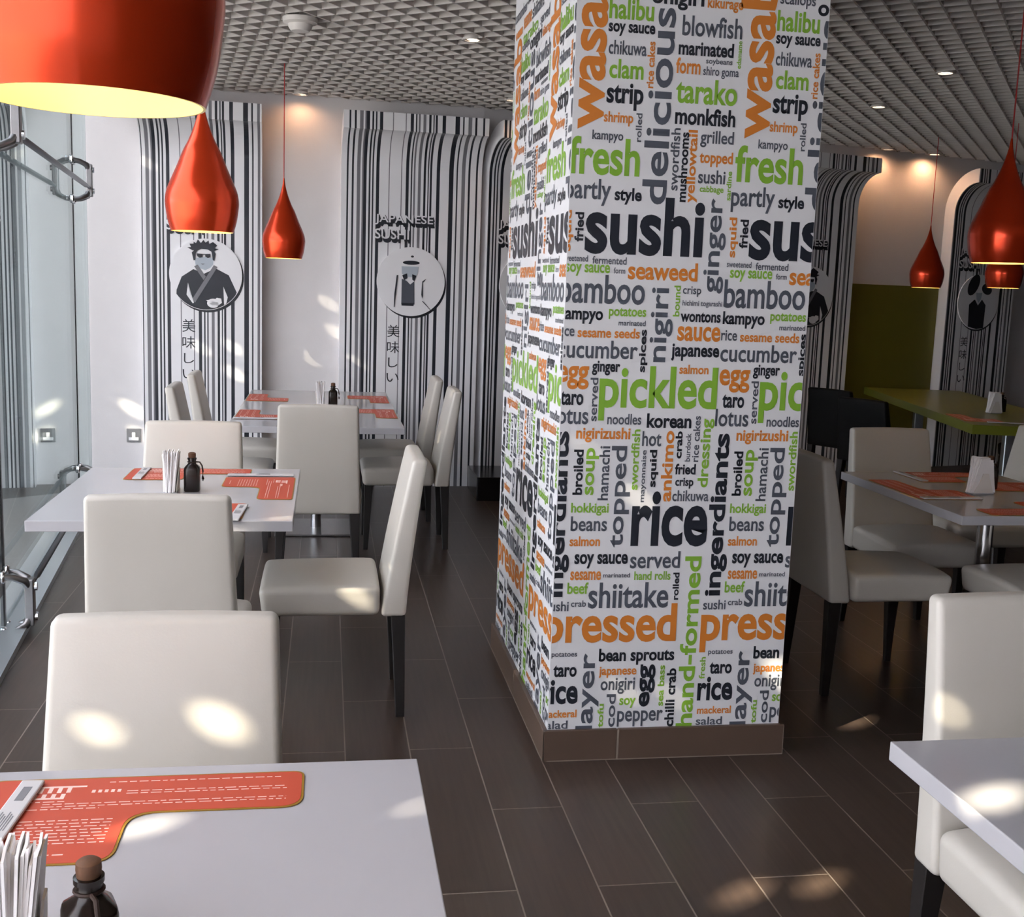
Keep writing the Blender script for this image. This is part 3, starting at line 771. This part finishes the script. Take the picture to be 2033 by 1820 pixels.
for x, y, r, l in (
    (-.272, 1.715, Dn, 'cream leather chair behind the nearest left table, sun patches on its back'),
    (-.447, 3.435, U, 'cream leather chair, back to us, at the near end of the middle left table'),
    (-.537, 4.515, Dn, 'cream leather chair at the far end of the middle left table, behind napkins and bottle'),
    (.030, 4.015, Lf, 'cream leather chair seen from the side, right of the middle left table'),
    (-.035, 5.815, U, 'cream leather chair, back to us, at the near end of the far table'),
    (.45, 6.57, Lf, 'cream leather chair right of the far table, nearer of the two on that side'),
    (.42, 7.35, Lf, 'cream leather chair right of the far table, farther of the two on that side'),
    (-.545, 6.50, Rt, 'cream leather chair left of the far table, nearer of the two on that side'),
    (-.53, 7.35, Rt, 'cream leather chair left of the far table, farther of the two on that side'),
    (2.13, 4.11, Rt, 'shaded cream leather chair just right of the pillar, seen from the side'),
    (2.612, 4.65, Dn, 'cream leather chair at the far end of the right-hand white table'),
    (1.415, 1.785, Dn, 'cream leather chair at the lower right, behind the bare white table corner'),
    (2.76, 3.875, Lf, 'cream leather chair at the right edge, seat just above the lower right chair'),
    (3.17, 5.0, Lf, 'sliver of cream leather chair seat at the right edge, under the white table')):
    place(chair, used, (x, y, 0), r, l, CH)
bchair = make_chair('black_leather', .82); used = []
BC = 'black chairs round the green table'
def at6(u, v): return Vector((4.03, 6.56, 0)) + Matrix.Rotation(ang6, 3, 'Z') @ Vector((u, v, 0))
for u, v, r, l in ((-.36, 1.75, Rt+.75, 'black chair nearest the striped panel, left of the green table'), (-.30, .95, Rt+.75, 'black chair beside the green table, directly behind the cream chair back'), (.95, 1.3, Lf, 'black chair on the far side of the green table at the right edge')):
    place(bchair, used, at6(u, v), ang6+r, l, BC)

# ================================================================== TABLEWARE
def rounded(pts, r, n=6):
    out = []
    for i, p in enumerate(pts):
        a, b, c = Vector(pts[i-1]), Vector(p), Vector(pts[(i+1) % len(pts)])
        d1, d2 = (a-b).normalized(), (c-b).normalized()
        rr = r[i] if isinstance(r, (list, tuple)) else r
        p0, p1 = b+d1*rr, b+d2*rr
        for k in range(n+1):
            s = k/n
            q = p0*(1-s)**2 + b*2*s*(1-s) + p1*s*s
            out.append((q.x, q.y))
    return out
MATP = [(0, 0), (.455, 0), (.455, -.123), (.215, -.123), (.215, -.262), (0, -.262)]
def make_mat():
    """L-shaped mat: long leg along the table edge (+x), short leg towards the table middle (-y)"""
    t = thing('place_mat', '', 'place mat')
    bm = bmesh.new()
    prism(bm, rounded(MATP, [.02, .018, .035, .045, .035, .02]), 0, .0012, 0)
    obj('sheet', bm, M['mat_edge'], t)
    inn = [(.0035, -.0035), (.4515, -.0035), (.4515, -.1195), (.2115, -.1195), (.2115, -.2585), (.0035, -.2585)]
    bm = bmesh.new(); prism(bm, rounded(inn, [.018, .016, .033, .045, .033, .018]), .0012, .0016, 0)
    rr = random.Random(3)
    def dash(x0, x1, y, h):
        x = x0
        while x < x1:
            w = rr.uniform(.006, .017)
            box(bm, (x, y, .0016), (min(x+w, x1), y+h, .0018), 1); x += w+.004
    dash(.17, .42, -.020, .0020)
    for y in (-.052, -.060): dash(.20, .43, y, .0018)
    for y in (-.088, -.096): dash(.09, .43, y, .0018)
    dash(.05, .12, -.080, .0018); dash(.05, .17, -.104, .0018)
    for k in range(8): dash(.055, .195, -.140-.0095*k, .0020)
    dash(.08, .15, -.238, .0025)
    for k in range(4): box(bm, (.075+.013*k, -.050, .0016), (.081+.013*k, -.030, .0018), 1); box(bm, (.070+.013*k, -.068, .0016), (.076+.013*k, -.054, .0018), 1)
    box(bm, (.072, -.033, .0016), (.14, -.028, .0018), 1); box(bm, (.068, -.071, .0016), (.115, -.066, .0018), 1)
    for k in range(5): box(bm, (.150+.009*k, -.053, .0016), (.155+.009*k, -.044, .0018), 1)
    obj('printed_face', bm, [M['mat_orange'], M['print_white']], t)
    return t
pm = make_mat(); used = []; ZT = .7505
PM = 'orange L-shaped place mats'
for x, y, r, l in ((-.482, 1.692, 0, 'orange L-shaped place mat on the nearest left table'),
                   (-.742, 4.578, 0, 'orange place mat at the far end of the middle left table'),
                   (-.112, 4.39, -PI/2, 'orange place mat on the right edge of the middle left table'),
                   (-.258, 3.60, PI, 'orange place mat at the near edge of the middle left table, behind a chair'),
                   (-.498, 7.22, PI/2, 'orange place mat at the far left of the farthest left table'),
                   (-.495, 6.27, PI/2, 'orange place mat at the near left of the farthest left table'),
                   (.400, 7.68, -PI/2, 'orange place mat at the far right of the farthest left table'),
                   (.403, 6.86, -PI/2, 'orange place mat at the near right of the farthest left table'),
                   (2.268, 3.99, PI/2, 'orange place mat on the left edge of the right-hand white table'),
                   (2.49, 4.652, 0, 'orange place mat at the far edge of the right-hand white table'),
                   (2.83, 3.69, PI, 'orange place mat at the near edge of the right-hand white table'),
                   (2.966, 4.40, -PI/2, 'orange place mat on the right edge of the right-hand white table')):
    place(pm, used, (x, y, ZT), r, l, PM)
gm = copy_tree(pm); gp = at6(.02, .20)
gm.location = (gp.x, gp.y, .7505); gm.rotation_euler = (0, 0, ang6+PI/2); gm['label'] = 'orange place mat on the left edge of the green table'; gm['group'] = PM

def make_packet():
    t = thing('chopstick_packet', '', 'chopsticks')
    bm = bmesh.new(); box(bm, (-.0165, -.125, 0), (.0165, .125, .006)); bevel_sharp(bm, .0025, 2); 
    for k in range(6): box(bm, (-.010+.0035*k, -.035, .0060), (-.0085+.0035*k, .02-.006*(k % 3), .0063), 1)
    box(bm, (-.006, .055, .0060), (.006, .10, .0063), 1)
    obj('paper_sleeve', bm, [M['sleeve_paper'], M['ink_grey']], t)
    return t
pk = make_packet(); used = []
PK = 'paper chopstick packets'
for x, y, r, l in ((-.428, 1.552, -.06, 'white chopstick packet lying on the nearest orange mat at the left edge'), (-.690, 4.44, 0, 'chopstick packet on the far mat of the middle left table'),
                   (-.276, 3.69, -.05, 'chopstick packet at the near right edge of the middle left table, beside a chair back'), (2.505, 4.52, 0, 'chopstick packet at the far edge of the right-hand white table'),
                   (2.40, 4.005, PI/2, 'chopstick packet on the left mat of the right-hand white table'), (-.245, 4.42, PI/2, 'chopstick packet on the right mat of the middle left table'),
                   (-.37, 6.28, PI/2, 'chopstick packet on the near left mat of the farthest left table')):
    place(pk, used, (x, y, ZT+.0022), r, l, PK)
gk = copy_tree(pk); gp = at6(.27, .16)
gk.location = (gp.x, gp.y, ZT+.0022); gk.rotation_euler = (0, 0, ang6+PI/2); gk['label'] = 'chopstick packet on the green table, in front of its napkins'; gk['group'] = PK

def make_holder():
    """sheets stand across local x, face-on along y"""
    t = thing('napkin_holder', '', 'napkin holder')
    bm = bmesh.new(); box(bm, (-.05, -.024, 0), (.05, .024, .006)); bevel_sharp(bm, .002, 1); obj('base', bm, M['table_white'], t)
    for s in (-1, 1):
        bm = bmesh.new()
        y0, y1 = sorted((s*.0225, s*.0195))
        hexa(bm, [(-.045, y0, .006), (.045, y0, .006), (.045, y1, .006), (-.045, y1, .006), (-.012, y0+s*.006, .085), (.012, y0+s*.006, .085), (.012, y1+s*.006, .085), (-.012, y1+s*.006, .085)])
        obj('side_plate', bm, M['detector'], t)
    return t
def make_napkins():
    bm = bmesh.new(); rr = random.Random(11)
    for i in range(16):
        k = (i-7.5)
        yb, yt = k*.0021, k*.0036+rr.uniform(-.0008, .0008)
        wb = .058+rr.uniform(-.008, .008); wt = .022+rr.uniform(-.006, .006); h = .138+rr.uniform(-.012, .006); sk_ = rr.uniform(-.012, .012)
        th = .0015
        N = 4
        pr = None
        for s in range(N+1):
            f = s/N
            yy = yb+(yt-yb)*f**1.4; w = wb+(wt-wb)*f**.9; xs = sk_*f; z = .0065+h*f
            zz = rr.uniform(-.006, .006) if s == N else 0
            q = [bm.verts.new((xs-w, yy-th, z+zz)), bm.verts.new((xs, yy-th+.0012*(-1)**i, z)), bm.verts.new((xs+w, yy-th, z-zz)), bm.verts.new((xs+w, yy+th, z-zz)), bm.verts.new((xs, yy+th+.0012*(-1)**i, z)), bm.verts.new((xs-w, yy+th, z+zz))]
            if pr:
                for a in range(6): bm.faces.new((pr[a], pr[(a+1) % 6], q[(a+1) % 6], q[a]))
            else: bm.faces.new(q[::-1])
            pr = q
        bm.faces.new(pr)
    return tag(obj('paper_napkins', bm, M['napkin']), '', 'napkins', None, 'stuff')
hd = make_holder(); nk = make_napkins(); uh, un = [], []
def make_bottle():
    t = thing('sauce_bottle', '', 'bottle')
    bm = bmesh.new()
    prof = [(.0255, 0), (.0275, .004), (.0275, .078), (.026, .085), (.018, .094), (.0135, .099), (.0135, .112), (.016, .113), (.016, .119), (.012, .12)]
    rings = []
    for i, (r, z) in enumerate(prof):
        sq = 1 if z < .086 else max(0, 1-(z-.085)/.013)
        ring_ = []
        for k in range(32):
            a = 2*PI*k/32
            c, s = math.cos(a), math.sin(a)
            p = (abs(c)**5+abs(s)**5)**(-1/5)
            rad = r*((1-sq)+sq*p)
            ring_.append(bm.verts.new((rad*c, rad*s, z)))
        rings.append(ring_)
    for A, B in zip(rings, rings[1:]):
        for k in range(32): bm.faces.new((A[k], A[(k+1) % 32], B[(k+1) % 32], B[k]))
    bm.faces.new(rings[0][::-1]); bm.faces.new(rings[-1])
    obj('glass_body', bm, M['bottle'], t, True, 50)
    bm = bmesh.new(); lathe(bm, [(0, .1195), (.0125, .1195), (.0135, .128), (.013, .135), (.009, .138), (0, .1385)], 20); obj('cork', bm, M['cork'], t, True)
    bm = bmesh.new(); tube(bm, [(.0145, 0, .104), (.026, .002, .103), (.034, .002, .09), (.037, .002, .07), (.036, .002, .05)], .0028, 8)
    tube(bm, [(.036, .002, .052), (.037, .002, .042), (.0365, .002, .036)], [.003, .005, .003], 8)
    tube(bm, [(.0148*math.cos(2*PI*k/16), .0148*math.sin(2*PI*k/16), .104) for k in range(17)], .0022, 6)
    obj('strap', bm, M['strap'], t, True)
    return t
bt = make_bottle(); ub = []
g6 = at6(.42, .85)
for (hx_, hy_, hr), (bx_, by_, br_), where in (((-.322, 1.205, PI/2+.1), (-.243, 1.178, -1.2), 'nearest left table, at the bottom left corner'), ((-.535, 4.085, PI/2), (-.466, 4.10, 0), 'middle left table'),
            ((-.035, 7.05, PI/2), (.042, 7.06, 0), 'farthest left table'), ((2.595, 4.13, .12), (2.70, 4.24, .1), 'right-hand white table'), ((g6.x, g6.y, .12), (g6.x+.13, g6.y+.12, 0), 'green table at the back right')):
    place(hd, uh, (hx_, hy_, ZT), hr, 'napkin holder on the ' + where, 'napkin holders')
    o = place(nk, un, (hx_, hy_, ZT), hr, 'white folded napkins standing in the holder on the ' + where, 'napkin bundles')
    place(bt, ub, (bx_, by_, ZT), br_, 'dark corked sauce bottle on the ' + where, 'corked sauce bottles')
